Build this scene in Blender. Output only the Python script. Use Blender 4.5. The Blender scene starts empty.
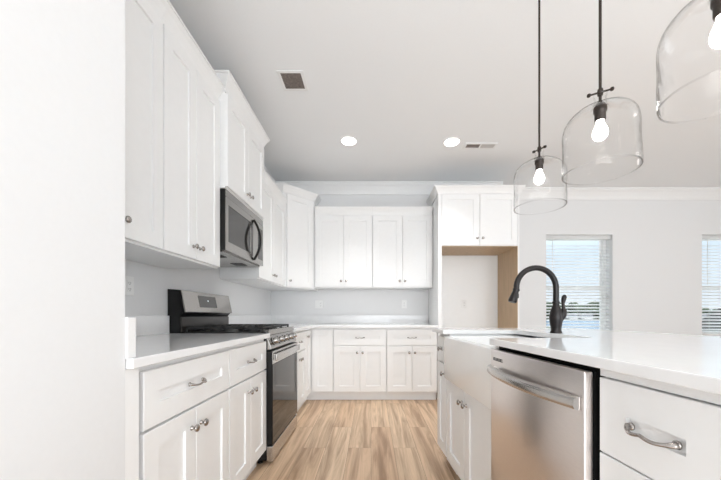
import bpy, bmesh, math, random
from mathutils import Vector, Matrix, noise
random.seed(7)
PI = math.pi
SC = bpy.context.scene
COL = SC.collection

# ------------------------------------------------------------------ camera
cd = bpy.data.cameras.new('camera')
cam = bpy.data.objects.new('camera', cd); COL.objects.link(cam)
cam.location = (0, 0, 1.05); cam.rotation_euler = (PI/2, 0, 0)
cd.sensor_width = 36.0; cd.lens = 36.0*310/721
cd.shift_x = -10.5/721; cd.shift_y = 74.5/721
cd.clip_start = 0.02; cd.clip_end = 2000
SC.camera = cam
# ------------------------------------------------------------------ world
wd = bpy.data.worlds.new('sky'); SC.world = wd; wd.use_nodes = True
nt = wd.node_tree; nt.nodes.clear()
wo = nt.nodes.new('ShaderNodeOutputWorld'); bg = nt.nodes.new('ShaderNodeBackground')
tc = nt.nodes.new('ShaderNodeTexCoord'); sx = nt.nodes.new('ShaderNodeSeparateXYZ'); rp = nt.nodes.new('ShaderNodeValToRGB')
nt.links.new(tc.outputs['Generated'], sx.inputs[0]); nt.links.new(sx.outputs['Z'], rp.inputs[0])
rp.color_ramp.elements[0].position = 0.0; rp.color_ramp.elements[0].color = (0.86, 0.93, 1.0, 1)
rp.color_ramp.elements[1].position = 0.45; rp.color_ramp.elements[1].color = (0.62, 0.80, 1.0, 1)
nt.links.new(rp.outputs[0], bg.inputs[0]); k = rp.color_ramp.elements.new(0.16); k.color = (0.74, 0.88, 1.0, 1)
rp.color_ramp.elements[2].position = 0.6; rp.color_ramp.elements[2].color = (2.3, 2.7, 3.0, 1)
bg.inputs[1].default_value = 0.95
# sky behind the camera brightened as added room fill; the window half stays dimmer
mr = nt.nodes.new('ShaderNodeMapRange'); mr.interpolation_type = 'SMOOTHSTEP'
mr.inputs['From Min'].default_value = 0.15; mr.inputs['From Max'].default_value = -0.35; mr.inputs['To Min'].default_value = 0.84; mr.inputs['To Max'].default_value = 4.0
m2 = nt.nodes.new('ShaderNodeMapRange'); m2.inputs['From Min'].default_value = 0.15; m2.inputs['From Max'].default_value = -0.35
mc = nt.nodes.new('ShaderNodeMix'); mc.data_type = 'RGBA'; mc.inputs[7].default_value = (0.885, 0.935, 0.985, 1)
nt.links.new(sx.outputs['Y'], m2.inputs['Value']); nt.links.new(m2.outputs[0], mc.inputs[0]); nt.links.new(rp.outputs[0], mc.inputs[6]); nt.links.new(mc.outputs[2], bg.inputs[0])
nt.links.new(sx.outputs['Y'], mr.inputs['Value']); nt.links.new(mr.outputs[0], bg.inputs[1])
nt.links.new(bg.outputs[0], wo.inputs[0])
# ------------------------------------------------------------------ lights
def area(name, loc, rot, sx_, sy_, power, color=(1, 1, 1)):
    l = bpy.data.lights.new(name, 'AREA'); l.shape = 'RECTANGLE'; l.size = sx_; l.size_y = sy_
    l.energy = power; l.color = color
    o = bpy.data.objects.new(name, l); COL.objects.link(o); o.location = loc; o.rotation_euler = rot
    return o
# added unseen fill lamp behind the camera, aimed into the kitchen
area('rear_fill', (0.7, -3.9, 1.25), (PI/2, 0, 0), 2.7, 2.4, 28, (0.93, 0.97, 1.0))
# added unseen fill lamp just above the floor, facing up to brighten the ceiling
area('floor_up_fill', (2.2, -1.6, 0.03), (PI, 0, 0), 5.2, 3.2, 92, (0.87, 0.94, 1.0))
SC.view_settings.view_transform = 'Standard'; SC.view_settings.look = 'None'
SC.view_settings.exposure = 0.27; SC.view_settings.gamma = 1.0
SC.view_settings.use_curve_mapping = False
DOWNLIGHT_W = 7.0
SC.cycles.transparent_max_bounces = 32

# ------------------------------------------------------------------ materials
def mat(name, color, rough=0.5, metal=0.0, spec=0.5, **kw):
    m = bpy.data.materials.new(name); m.use_nodes = True
    b = m.node_tree.nodes['Principled BSDF']
    b.inputs['Base Color'].default_value = (*color, 1); b.inputs['Roughness'].default_value = rough
    b.inputs['Metallic'].default_value = metal; b.inputs['Specular IOR Level'].default_value = spec
    for k, v in kw.items(): b.inputs[k].default_value = v
    return m
def nodes(m): return m.node_tree.nodes, m.node_tree.links, m.node_tree.nodes['Principled BSDF']
def noisy(m, scale, amt, stretch=(1, 1, 1), bump=0.0, detail=3.0):
    """gentle procedural variation of the base colour and an optional fine bump"""
    n, l, b = nodes(m)
    c = b.inputs['Base Color'].default_value[:3]
    t = n.new('ShaderNodeTexCoord'); mp = n.new('ShaderNodeMapping'); mp.inputs['Scale'].default_value = stretch
    nz = n.new('ShaderNodeTexNoise'); nz.inputs['Scale'].default_value = scale; nz.inputs['Detail'].default_value = detail
    l.new(t.outputs['Object'], mp.inputs[0]); l.new(mp.outputs[0], nz.inputs['Vector'])
    r = n.new('ShaderNodeValToRGB')
    r.color_ramp.elements[0].position = 0.3; r.color_ramp.elements[1].position = 0.7
    r.color_ramp.elements[0].color = (*[max(0, x*(1-amt)) for x in c], 1); r.color_ramp.elements[1].color = (*[min(1, x*(1+amt)) for x in c], 1)
    l.new(nz.outputs['Fac'], r.inputs[0]); l.new(r.outputs[0], b.inputs['Base Color'])
    if bump:
        bp = n.new('ShaderNodeBump'); bp.inputs['Strength'].default_value = bump; bp.inputs['Distance'].default_value = 0.002
        l.new(nz.outputs['Fac'], bp.inputs['Height']); l.new(bp.outputs[0], b.inputs['Normal'])
    return m
def emit(name, color, strength):
    m = bpy.data.materials.new(name); m.use_nodes = True; n = m.node_tree.nodes; n.clear()
    o = n.new('ShaderNodeOutputMaterial'); e = n.new('ShaderNodeEmission')
    e.inputs[0].default_value = (*color, 1); e.inputs[1].default_value = strength
    m.node_tree.links.new(e.outputs[0], o.inputs[0]); return m
def clear_glass(name, edge, start=0.6, refl=0.5, wavy=0.0):
    """thin clear glass: see-through, more mirror-like and more absorbing the flatter it is looked along"""
    m = bpy.data.materials.new(name); m.use_nodes = True; n = m.node_tree.nodes; l = m.node_tree.links; n.clear()
    o = n.new('ShaderNodeOutputMaterial'); mx = n.new('ShaderNodeMixShader'); tr = n.new('ShaderNodeBsdfTransparent')
    gl = n.new('ShaderNodeBsdfGlossy'); gl.inputs['Roughness'].default_value = 0.03
    lw = n.new('ShaderNodeLayerWeight'); lw.inputs[0].default_value = 0.5
    r = n.new('ShaderNodeValToRGB'); r.color_ramp.elements[0].color = (0.997, 0.997, 0.997, 1); r.color_ramp.elements[0].position = start
    r.color_ramp.elements[1].color = (*edge, 1); r.color_ramp.elements[1].position = 1.0
    f = n.new('ShaderNodeValToRGB'); f.color_ramp.elements[0].color = (0.006, 0.006, 0.006, 1); f.color_ramp.elements[0].position = 0.4
    f.color_ramp.elements[1].color = (refl, refl, refl, 1); f.color_ramp.elements[1].position = 1.0
    if wavy:
        t = n.new('ShaderNodeTexCoord'); nz = n.new('ShaderNodeTexNoise'); nz.inputs['Scale'].default_value = 16; nz.inputs['Detail'].default_value = 1.5
        bp = n.new('ShaderNodeBump'); bp.inputs['Strength'].default_value = wavy; bp.inputs['Distance'].default_value = 0.01
        l.new(t.outputs['Object'], nz.inputs['Vector']); l.new(nz.outputs['Fac'], bp.inputs['Height'])
        l.new(bp.outputs[0], gl.inputs['Normal']); l.new(bp.outputs[0], lw.inputs['Normal'])
    l.new(lw.outputs['Facing'], r.inputs[0]); l.new(r.outputs[0], tr.inputs[0]); l.new(lw.outputs['Facing'], f.inputs[0])
    l.new(f.outputs[0], mx.inputs[0]); l.new(tr.outputs[0], mx.inputs[1]); l.new(gl.outputs[0], mx.inputs[2]); l.new(mx.outputs[0], o.inputs[0])
    return m

M = {}
M['wall'] = noisy(mat('wall_paint', (0.78, 0.78, 0.78), 0.6, spec=0.3), 60, 0.006)
M['ceiling'] = noisy(mat('ceiling_paint', (0.91, 0.922, 0.93), 0.8, spec=0.2), 90, 0.006)
M['trim'] = noisy(mat('trim_paint', (0.86, 0.86, 0.855), 0.4), 30, 0.008)
M['cab'] = noisy(mat('white_cabinet_paint', (0.88, 0.88, 0.875), 0.32), 25, 0.008)
M['quartz'] = noisy(mat('white_quartz', (0.86, 0.86, 0.86), 0.09, spec=0.5), 14, 0.015)
M['fireclay'] = noisy(mat('white_fireclay', (0.92, 0.92, 0.91), 0.12), 12, 0.006)
M['steel'] = noisy(mat('brushed_steel', (0.80, 0.745, 0.715), 0.29, 1.0), 40, 0.05, (1, 1, 60))
M['steel2'] = noisy(mat('bright_steel', (0.58, 0.565, 0.55), 0.24, 1.0), 40, 0.04, (60, 1, 1))
M['nickel'] = noisy(mat('satin_nickel', (0.40, 0.375, 0.355), 0.22, 1.0), 50, 0.04)
M['black'] = noisy(mat('black_enamel', (0.007, 0.007, 0.007), 0.3, spec=0.3), 30, 0.1)
M['void'] = noisy(mat('matte_black', (0.006, 0.006, 0.006), 0.9, spec=0.1), 30, 0.1)
M['iron'] = noisy(mat('cast_iron', (0.02, 0.02, 0.02), 0.55), 80, 0.2, bump=0.2)
M['glassblk'] = noisy(mat('dark_oven_glass', (0.012, 0.0115, 0.011), 0.03, spec=0.35), 3, 0.1)
M['mwglass'] = noisy(mat('microwave_window_glass', (0.045, 0.044, 0.042), 0.07, spec=0.5), 3, 0.06)
M['bronze'] = noisy(mat('oil_rubbed_bronze', (0.012, 0.009, 0.009), 0.3, 0.3), 40, 0.25)
M['pendmetal'] = noisy(mat('bronze_pendant_metal', (0.035, 0.025, 0.02), 0.4, 0.5), 40, 0.2)
M['maple'] = noisy(mat('raw_maple_veneer', (0.56, 0.41, 0.26), 0.5), 5, 0.09, (6, 6, 0.6))
M['plastic'] = noisy(mat('white_plastic', (0.86, 0.86, 0.85), 0.35), 20, 0.006)
M['slot'] = noisy(mat('outlet_slot', (0.12, 0.12, 0.12), 0.5), 20, 0.02)
M['blind'] = noisy(mat('white_blind_slat', (0.90, 0.90, 0.89), 0.45), 20, 0.006)
def translucent(m, f):
    n, l, b = nodes(m); tl = n.new('ShaderNodeBsdfTranslucent'); tl.inputs[0].default_value = (0.92, 0.92, 0.91, 1)
    mx = n.new('ShaderNodeMixShader'); mx.inputs[0].default_value = f; o = n['Material Output']
    l.new(b.outputs[0], mx.inputs[1]); l.new(tl.outputs[0], mx.inputs[2]); l.new(mx.outputs[0], o.inputs[0]); return m
M['blind'] = translucent(M['blind'], 0.4)
M['steeld'] = noisy(mat('darker_brushed_steel', (0.36, 0.345, 0.33), 0.24, 1.0), 40, 0.05, (1, 1, 60))
M['blacksteel'] = noisy(mat('black_stainless', (0.085, 0.08, 0.077), 0.3, 1.0), 40, 0.08, (1, 1, 60))
M['filter'] = noisy(mat('dark_vent_louver', (0.24, 0.20, 0.18), 0.6), 60, 0.25)
M['ventlite'] = noisy(mat('pale_vent_louver', (0.60, 0.58, 0.56), 0.6), 40, 0.05)
M['display'] = noisy(mat('dark_display', (0.07, 0.068, 0.065), 0.15), 4, 0.05)
M['bulb'] = emit('lit_bulb', (1.0, 0.97, 0.93), 14.0)
M['downlens'] = emit('lit_downlight_lens', (1.0, 0.98, 0.95), 6.0)
M['clock'] = emit('lit_clock_digits', (0.9, 0.97, 1.0), 1.2)
M['shade'] = clear_glass('hand_blown_glass', (0.42, 0.41, 0.40), 0.80, 0.4, 0.9)
M['rim'] = clear_glass('thick_glass_rim', (0.45, 0.44, 0.43), 0.25, 0.4)
M['pane'] = clear_glass('window_glass', (0.8, 0.82, 0.82), 0.6, 0.3)
M['grass'] = noisy(mat('lawn_grass', (0.07, 0.085, 0.05), 0.9), 0.4, 0.3)
M['bank'] = noisy(mat('lake_bank', (0.06, 0.065, 0.045), 0.9), 0.05, 0.3)
M['lake'] = noisy(mat('lake_surface', (0.09, 0.14, 0.20), 0.35, spec=0.15), 0.05, 0.15)
M['leaf'] = noisy(mat('tree_leaves', (0.035, 0.047, 0.026), 0.85), 0.35, 0.45)
M['bushleaf'] = noisy(mat('shrub_leaves', (0.06, 0.08, 0.03), 0.85), 1.5, 0.4)
M['bark'] = noisy(mat('bark', (0.10, 0.07, 0.05), 0.9), 2, 0.3)
M['siding'] = noisy(mat('pale_siding', (0.34, 0.34, 0.34), 0.7), 1, 0.05)
M['cedar'] = noisy(mat('brown_cedar_siding', (0.03, 0.024, 0.02), 0.9), 2, 0.3)
M['shingle'] = noisy(mat('dark_shingles', (0.022, 0.019, 0.017), 0.9), 3, 0.3)
M['shingle2'] = noisy(mat('grey_shingles', (0.10, 0.10, 0.11), 0.9), 3, 0.2)

def floor_material():
    m = mat('oak_plank_floor', (0.6, 0.45, 0.3), 0.42); n, l, b = nodes(m)
    t = n.new('ShaderNodeTexCoord'); mp = n.new('ShaderNodeMapping'); mp.inputs['Rotation'].default_value = (0, 0, PI/2)
    l.new(t.outputs['Object'], mp.inputs[0])
    br = n.new('ShaderNodeTexBrick'); br.offset = 0.37; br.offset_frequency = 2
    br.inputs['Color1'].default_value = (0, 0, 0, 1); br.inputs['Color2'].default_value = (1, 1, 1, 1); br.inputs['Mortar'].default_value = (0.5, 0.5, 0.5, 1)
    br.inputs['Scale'].default_value = 1.0; br.inputs['Mortar Size'].default_value = 0.0012; br.inputs['Mortar Smooth'].default_value = 0.1
    br.inputs['Bias'].default_value = 0.0; br.inputs['Brick Width'].default_value = 1.22; br.inputs['Row Height'].default_value = 0.178
    l.new(mp.outputs[0], br.inputs['Vector'])
    r = n.new('ShaderNodeValToRGB'); e = r.color_ramp.elements
    e[0].position = 0.0; e[0].color = (0.50, 0.34, 0.22, 1); e[1].position = 1.0; e[1].color = (0.64, 0.49, 0.345, 1)
    k = e.new(0.35); k.color = (0.58, 0.42, 0.285, 1); k = e.new(0.7); k.color = (0.53, 0.37, 0.24, 1)
    l.new(br.outputs['Color'], r.inputs[0])
    # long wavy grain, shifted per plank
    sep = n.new('ShaderNodeVectorMath'); sep.operation = 'MULTIPLY_ADD'
    l.new(br.outputs['Color'], sep.inputs[0]); sep.inputs[1].default_value = (7, 13, 5); l.new(t.outputs['Object'], sep.inputs[2])
    mg = n.new('ShaderNodeMapping'); mg.inputs['Scale'].default_value = (7, 0.42, 1); l.new(sep.outputs[0], mg.inputs[0])
    ng = n.new('ShaderNodeTexNoise'); ng.inputs['Scale'].default_value = 1.6; ng.inputs['Detail'].default_value = 6; ng.inputs['Roughness'].default_value = 0.6; ng.inputs['Distortion'].default_value = 1.6
    l.new(mg.outputs[0], ng.inputs['Vector'])
    gr = n.new('ShaderNodeValToRGB'); g = gr.color_ramp.elements
    g[0].position = 0.33; g[0].color = (0.62, 0.55, 0.49, 1); g[1].position = 0.60; g[1].color = (1.18, 1.18, 1.18, 1)
    l.new(ng.outputs['Fac'], gr.inputs[0])
    mf = n.new('ShaderNodeMapping'); mf.inputs['Scale'].default_value = (120, 3, 1); l.new(sep.outputs[0], mf.inputs[0])
    nf = n.new('ShaderNodeTexNoise'); nf.inputs['Scale'].default_value = 1.0; nf.inputs['Detail'].default_value = 2; l.new(mf.outputs[0], nf.inputs['Vector'])
    fr = n.new('ShaderNodeValToRGB'); f = fr.color_ramp.elements
    f[0].position = 0.3; f[0].color = (0.90, 0.89, 0.88, 1); f[1].position = 0.7; f[1].color = (1.05, 1.05, 1.05, 1); l.new(nf.outputs['Fac'], fr.inputs[0])
    m1 = n.new('ShaderNodeMix'); m1.data_type = 'RGBA'; m1.blend_type = 'MULTIPLY'; m1.inputs[0].default_value = 1
    l.new(r.outputs[0], m1.inputs[6]); l.new(gr.outputs[0], m1.inputs[7])
    m2 = n.new('ShaderNodeMix'); m2.data_type = 'RGBA'; m2.blend_type = 'MULTIPLY'; m2.inputs[0].default_value = 1
    l.new(m1.outputs[2], m2.inputs[6]); l.new(fr.outputs[0], m2.inputs[7])
    m3 = n.new('ShaderNodeMix'); m3.data_type = 'RGBA'; m3.inputs[7].default_value = (0.22, 0.15, 0.10, 1)
    l.new(br.outputs['Fac'], m3.inputs[0]); l.new(m2.outputs[2], m3.inputs[6]); l.new(m3.outputs[2], b.inputs['Base Color'])
    return m
M['floor'] = floor_material()

# ------------------------------------------------------------------ mesh helpers
class MB:
    def __init__(s): s.bm = bmesh.new()
    def box(s, x0, x1, y0, y1, z0, z1, bev=0.0, seg=1):
        r = bmesh.ops.create_cube(s.bm, size=1.0)['verts']
        for v in r:
            v.co = Vector(((x0+x1)/2 + v.co.x*(x1-x0), (y0+y1)/2 + v.co.y*(y1-y0), (z0+z1)/2 + v.co.z*(z1-z0)))
        if bev:
            es = list({e for v in r for e in v.link_edges})
            bmesh.ops.bevel(s.bm, geom=es, offset=bev, segments=seg, affect='EDGES', profile=0.5)
        return s
    def prism(s, pts, z0, z1):
        """closed XY outline extruded from z0 to z1"""
        a = [s.bm.verts.new((x, y, z0)) for x, y in pts]; b = [s.bm.verts.new((x, y, z1)) for x, y in pts]
        n = len(pts)
        s.bm.faces.new(a[::-1]); s.bm.faces.new(b)
        for i in range(n): s.bm.faces.new((a[i], a[(i+1) % n], b[(i+1) % n], b[i]))
        return s
    def yzprism(s, pts, x0, x1):
        """closed YZ outline extruded along x"""
        a = [s.bm.verts.new((x0, y, z)) for y, z in pts]; b = [s.bm.verts.new((x1, y, z)) for y, z in pts]
        n = len(pts)
        s.bm.faces.new(a[::-1]); s.bm.faces.new(b)
        for i in range(n): s.bm.faces.new((a[i], a[(i+1) % n], b[(i+1) % n], b[i]))
        return s
    def lathe(s, prof, c=(0, 0, 0), axis='z', n=24, wob=0.0, close=True):
        """profile of (radius, height) turned about an axis through c"""
        rings = []
        for r, h in prof:
            ring = []
            for i in range(n):
                a = 2*PI*i/n
                rr = r
                if wob: rr = r*(1 + wob*noise.noise(Vector((math.cos(a)*1.6, math.sin(a)*1.6, h*5))))
                p = (rr*math.cos(a), rr*math.sin(a), h)
                if axis == 'y': p = (p[0], -p[2], p[1])     # height runs towards -y
                elif axis == 'x': p = (p[2], p[0], p[1])
                ring.append(s.bm.verts.new((c[0]+p[0], c[1]+p[1], c[2]+p[2])))
            rings.append(ring)
        for a, b in zip(rings, rings[1:]):
            for i in range(n): s.bm.faces.new((a[i], a[(i+1) % n], b[(i+1) % n], b[i]))
        if close:
            s.bm.faces.new(rings[0][::-1]); s.bm.faces.new(rings[-1])
        return s
    def tube(s, path, rad, n=10, flat=(1.0, 1.0)):
        """round bar along a polyline; rad may be a list"""
        P = [Vector(p) for p in path]
        R = rad if isinstance(rad, (list, tuple)) else [rad]*len(P)
        rings = []; up = None
        for i, p in enumerate(P):
            t = (P[min(i+1, len(P)-1)] - P[max(i-1, 0)]).normalized()
            if up is None:
                up = Vector((0, 0, 1)) if abs(t.z) < 0.9 else Vector((0, 1, 0))
            u = t.cross(up).normalized(); v = u.cross(t).normalized(); up = v
            rings.append([s.bm.verts.new(p + R[i]*(u*math.cos(2*PI*k/n)*flat[0] + v*math.sin(2*PI*k/n)*flat[1])) for k in range(n)])
        for a, b in zip(rings, rings[1:]):
            for i in range(n): s.bm.faces.new((a[i], a[(i+1) % n], b[(i+1) % n], b[i]))
        s.bm.faces.new(rings[0][::-1]); s.bm.faces.new(rings[-1])
        return s
    def sweep(s, prof, path):
        """profile of (outward, z) carried along an XY polyline with mitred corners; outward = right of travel"""
        P = [Vector(p) for p in path]; n = len(P); rows = []
        for i in range(n):
            d0 = (P[i]-P[i-1]).normalized() if i > 0 else (P[1]-P[0]).normalized()
            d1 = (P[i+1]-P[i]).normalized() if i < n-1 else d0
            n0 = Vector((d0.y, -d0.x)); n1 = Vector((d1.y, -d1.x))
            m = (n0+n1).normalized(); m = m/max(0.2, m.dot(n0))
            rows.append([s.bm.verts.new((P[i].x+m.x*o, P[i].y+m.y*o, z)) for o, z in prof])
        k = len(prof)
        for a, b in zip(rows, rows[1:]):
            for i in range(k): s.bm.faces.new((a[i], b[i], b[(i+1) % k], a[(i+1) % k]))
        s.bm.faces.new(rows[0]); s.bm.faces.new(rows[-1][::-1])
        return s
    def shaker(s, x0, x1, z0, z1, t=0.02, rail=0.070, rec=0.009):
        """shaker panel whose front face lies at y = 0 and back at y = t"""
        def loop(ix, iz, y): return [s.bm.verts.new(p) for p in ((x0+ix, y, z0+iz), (x1-ix, y, z0+iz), (x1-ix, y, z1-iz), (x0+ix, y, z1-iz))]
        rz = min(rail, (z1-z0)*0.42); rx = min(rail, (x1-x0)*0.3)
        L = [loop(0, 0, t), loop(0, 0, 0.0015), loop(0.0015, 0.0015, 0), loop(rx, rz, 0), loop(rx+0.0015, rz+0.0015, rec)]
        s.bm.faces.new(L[0])
        for a, b in zip(L, L[1:]):
            for i in range(4): s.bm.faces.new((a[i], b[i], b[(i+1) % 4], a[(i+1) % 4]))
        s.bm.faces.new(L[-1][::-1])
        return s
    def build(s, name, m, parent=None, smooth=False, bev=0.0):
        bmesh.ops.recalc_face_normals(s.bm, faces=s.bm.faces)
        me = bpy.data.meshes.new(name); s.bm.to_mesh(me); s.bm.free()
        me.materials.append(m)
        o = bpy.data.objects.new(name, me); COL.objects.link(o)
        if smooth:
            for p in me.polygons: p.use_smooth = True
            me.set_sharp_from_angle(angle=math.radians(42))
        if bev:
            b = o.modifiers.new('edge', 'BEVEL'); b.width = bev; b.segments = 2; b.limit_method = 'ANGLE'; b.angle_limit = math.radians(50)
        if parent: o.parent = parent
        return o
def tag(o, label=None, cat=None, group=None, kind=None):
    for k, v in (('label', label), ('category', cat), ('group', group), ('kind', kind)):
        if v: o[k] = v
    return o
def thing(name, label, cat, loc=(0, 0, 0), rz=0.0, group=None):
    o = bpy.data.objects.new(name, None); COL.objects.link(o); o.empty_display_size = 0.05
    o.location = loc; o.rotation_euler = (0, 0, rz)
    return tag(o, label, cat, group)
def struct(o): o['kind'] = 'structure'; return o
def copy_tree(o, parent=None):
    c = o.copy(); COL.objects.link(c)
    if parent: c.parent = parent
    for ch in list(o.children): copy_tree(ch, c)
    return c

# ------------------------------------------------------------------ dimensions
XW = -1.42          # left wall
YB = 4.40           # kitchen back wall
YW = 4.60           # window wall
ZC = 2.90           # ceiling
XF = -0.725         # door faces of the left run
YF = 3.75           # door faces of the back run
L90 = PI/2          # left run: local x -> +Y, local y -> -X
MI = 0.0532; PHI = math.atan(MI)
def isl(u, w=0.0):  # point on the island plan: u along its front from the camera, w into the island
    e = Vector((-MI, 1.0)).normalized(); n = Vector((1.0, MI)).normalized()
    p = Vector((0.6, 0)) + e*u*math.sqrt(1+MI*MI) + n*w
    return p.x, p.y
IR = -PI/2 + PHI    # island: local x -> towards camera, local y -> into the island

# ------------------------------------------------------------------ setting
struct(MB().box(XW-0.2, 7.2, -4.2, YW+0.2, -0.12, 0).build('floor', M['floor']))
struct(MB().box(XW-0.2, 7.2, -4.2, YW+0.2, ZC, ZC+0.12).build('ceiling', M['ceiling']))
struct(MB().box(XW-0.2, XW, 0.905, YB, 0, ZC).build('wall_left', M['wall']))
struct(MB().box(XW-0.2, -0.718, -4.0, 0.905, 0, ZC).build('wall_near_left', M['wall']))
struct(MB().box(XW-0.2, 1.84, YB, YB+0.4, 0, ZC).build('wall_back', M['wall']))
WIN = [(2.60, 3.585), (4.91, 5.895)]; WZ = (0.75, 2.235)
w = MB()
xs = [1.84, WIN[0][0], WIN[0][1], WIN[1][0], WIN[1][1], 7.2]
for i in range(5):
    if i % 2 == 0: w.box(xs[i], xs[i+1], YW, YW+0.2, 0, ZC)
    else:
        w.box(xs[i], xs[i+1], YW, YW+0.2, 0, WZ[0]); w.box(xs[i], xs[i+1], YW, YW+0.2, WZ[1], ZC)
bmesh.ops.remove_doubles(w.bm, verts=w.bm.verts, dist=1e-4)
struct(w.build('wall_window_side', M['wall']))
w = MB(); w.box(7.0, 7.2, -4.0, YW, 0, 0.55).box(7.0, 7.2, -4.0, YW, 2.35, ZC).box(7.0, 7.2, 0.8, YW, 0.55, 2.35).box(7.0, 7.2, -4.0, -2.0, 0.55, 2.35)
struct(w.build('wall_right', M['wall']))
w = MB(); w.box(-0.718, 7.0, -4.2, -4.0, 2.6, ZC).box(-0.718, -0.6, -4.2, -4.0, 0, 2.6).box(4.6, 7.0, -4.2, -4.0, 0, 2.6)
struct(w.build('wall_rear', M['wall']))
def crown_prof(z1, h, d): # from the bottom up
    return [(0, z1-h), (d*0.14, z1-h), (d*0.2, z1-h*0.86), (d*0.34, z1-h*0.66), (d*0.62, z1-h*0.36), (d*0.84, z1-h*0.2), (d*0.86, z1-h*0.13), (d, z1-h*0.1), (d, z1), (0, z1)]
struct(MB().sweep(crown_prof(ZC-0.0005, 0.15, 0.095), [(XW, 0.91), (XW, YB), (1.84, YB)]).build('trim_crown', M['trim']))
struct(MB().sweep(crown_prof(ZC-0.0005, 0.15, 0.095), [(1.84, YW), (7.0, YW)]).build('trim_crown_window_side', M['trim']))
struct(MB().box(1.84, 7.0, YW-0.016, YW, 0, 0.13, 0.003).build('baseboard_window_side', M['trim']))

def window(n, x0, x1):
    r = bpy.data.objects.new('window_%d' % n, None); COL.objects.link(r); r.location = ((x0+x1)/2, YW, WZ[0]); r['kind'] = 'structure'
    hw = (x1-x0)/2; H = WZ[1]-WZ[0]
    f = MB()
    f.box(-hw, -hw+0.045, 0.13, 0.185, 0, H).box(hw-0.045, hw, 0.13, 0.185, 0, H).box(-hw+0.045, hw-0.045, 0.13, 0.185, 0, 0.05).box(-hw+0.045, hw-0.045, 0.13, 0.185, H-0.05, H)
    f.build('window_frame', M['trim'], r)
    s = MB(); zm = 0.67
    s.box(-hw+0.045, hw-0.045, 0.135, 0.18, zm, zm+0.06)
    s.box(-hw+0.045, -hw+0.075, 0.14, 0.165, 0.05, zm).box(hw-0.075, hw-0.045, 0.14, 0.165, 0.05, zm)
    s.box(-hw+0.045, -hw+0.075, 0.155, 0.18, zm+0.06, H-0.05).box(hw-0.075, hw-0.045, 0.155, 0.18, zm+0.06, H-0.05)
    s.build('window_sash', M['trim'], r)
    MB().box(-hw+0.075, hw-0.075, 0.160, 0.164, 0.05, zm).box(-hw+0.075, hw-0.075, 0.168, 0.172, zm+0.06, H-0.05).build('window_pane', M['pane'], r)
    MB().box(-hw, hw, -0.02, 0.13, -0.0, 0.02, 0.004).build('window_sill', M['trim'], r)
for i, (a, b) in enumerate(WIN): window(i+1, a, b)

# ------------------------------------------------------------------ hardware prototypes (built once, copied under each door)
def knob_mesh():
    b = MB(); b.lathe([(0.010, 0), (0.010, 0.002), (0.0062, 0.006), (0.0055, 0.013), (0.009, 0.017), (0.0148, 0.020), (0.0155, 0.024), (0.0125, 0.028), (0.006, 0.030)], axis='y', n=18)
    bmesh.ops.recalc_face_normals(b.bm, faces=b.bm.faces)
    me = bpy.data.meshes.new('knob'); b.bm.to_mesh(me); b.bm.free(); me.materials.append(M['nickel'])
    for p in me.polygons: p.use_smooth = True
    return me
def pull_mesh():
    b = MB(); pts = []; rad = []
    for i in range(25):
        t = -1 + 2*i/24
        x = 0.052*t; y = -0.026*(1-abs(t)**3.2) - 0.003
        z = -0.005*math.sin(PI*abs(t))*(1 if abs(t) < 1 else 0)
        pts.append((x, y, z)); rad.append(0.0042 + 0.0036*max(0, abs(t)-0.72)/0.28)
    b.tube(pts, rad, 10, (1.0, 0.9))
    for sx_ in (-1, 1): b.lathe([(0.0085, 0), (0.0085, 0.003), (0.006, 0.006)], c=(sx_*0.048, 0, 0), axis='y', n=14)
    bmesh.ops.recalc_face_normals(b.bm, faces=b.bm.faces)
    me = bpy.data.meshes.new('pull'); b.bm.to_mesh(me); b.bm.free(); me.materials.append(M['nickel'])
    for p in me.polygons: p.use_smooth = True
    return me
KNOB = knob_mesh(); PULL = pull_mesh()
def hw(mesh, parent, x, z):
    o = bpy.data.objects.new(mesh.name, mesh); COL.objects.link(o); o.parent = parent; o.location = (x, 0, z); return o
def door(root, x0, x1, z0, z1, knob=None, kz=None, name='door'):
    d = MB().shaker(x0, x1, z0, z1).build(name, M['cab'], root)
    if knob is not None: hw(KNOB, d, knob, kz)
    return d
def drawer(root, x0, x1, z0, z1, pull=True, knob=False):
    d = MB().shaker(x0, x1, z0, z1, rail=0.074).build('drawer', M['cab'], root)
    if knob: hw(KNOB, d, (x0+x1)/2, (z0+z1)/2)
    elif pull: hw(PULL, d, (x0+x1)/2, (z0+z1)/2)
    return d
G = 0.0045
ZD0, ZD1, ZR0, ZR1, ZBT = 0.115, 0.666, 0.676, 0.866, 0.8885   # doors, drawers, box top
def base_body(root, x0, x1, depth, top=ZBT, toe=0.1):
    MB().box(x0, x1, 0.02, depth, toe, top).build('cabinet_body', M['cab'], root)
    MB().box(x0, x1, 0.07, depth, 0.0, toe).build('toe_kick', M['cab'], root)
def base_pair(name_label, loc, rz, wdt, depth, d0=0.0):
    r = thing('base_cabinet', name_label, 'cabinet', loc, rz, 'white shaker base cabinets')
    base_body(r, 0, wdt, depth)
    drawer(r, G+d0, wdt-G, ZR0, ZR1)
    m = (wdt+d0)/2
    door(r, G+d0, m-G/2, ZD0, ZD1, m-0.034, ZD1-0.075); door(r, m+G/2, wdt-G, ZD0, ZD1, m+0.034, ZD1-0.075)
    return r
DL = XF-XW-0.002    # depth of the left run boxes
r = base_pair('white base cabinet with one wide drawer, left of the range and nearest the camera', (XF, 0.985, 0), L90, 0.603, DL)
MB().box(-0.0795, -0.026, -0.007, 0.03, 0.0, ZBT).build('filler_strip', M['cab'], r)
base_pair('white base cabinet with drawer, directly against the near side of the range', (XF, 1.589, 0), L90, 0.562, DL)
base_pair('white base cabinet just past the range on the left run', (XF, 2.893, 0), L90, 0.545, DL)
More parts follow.
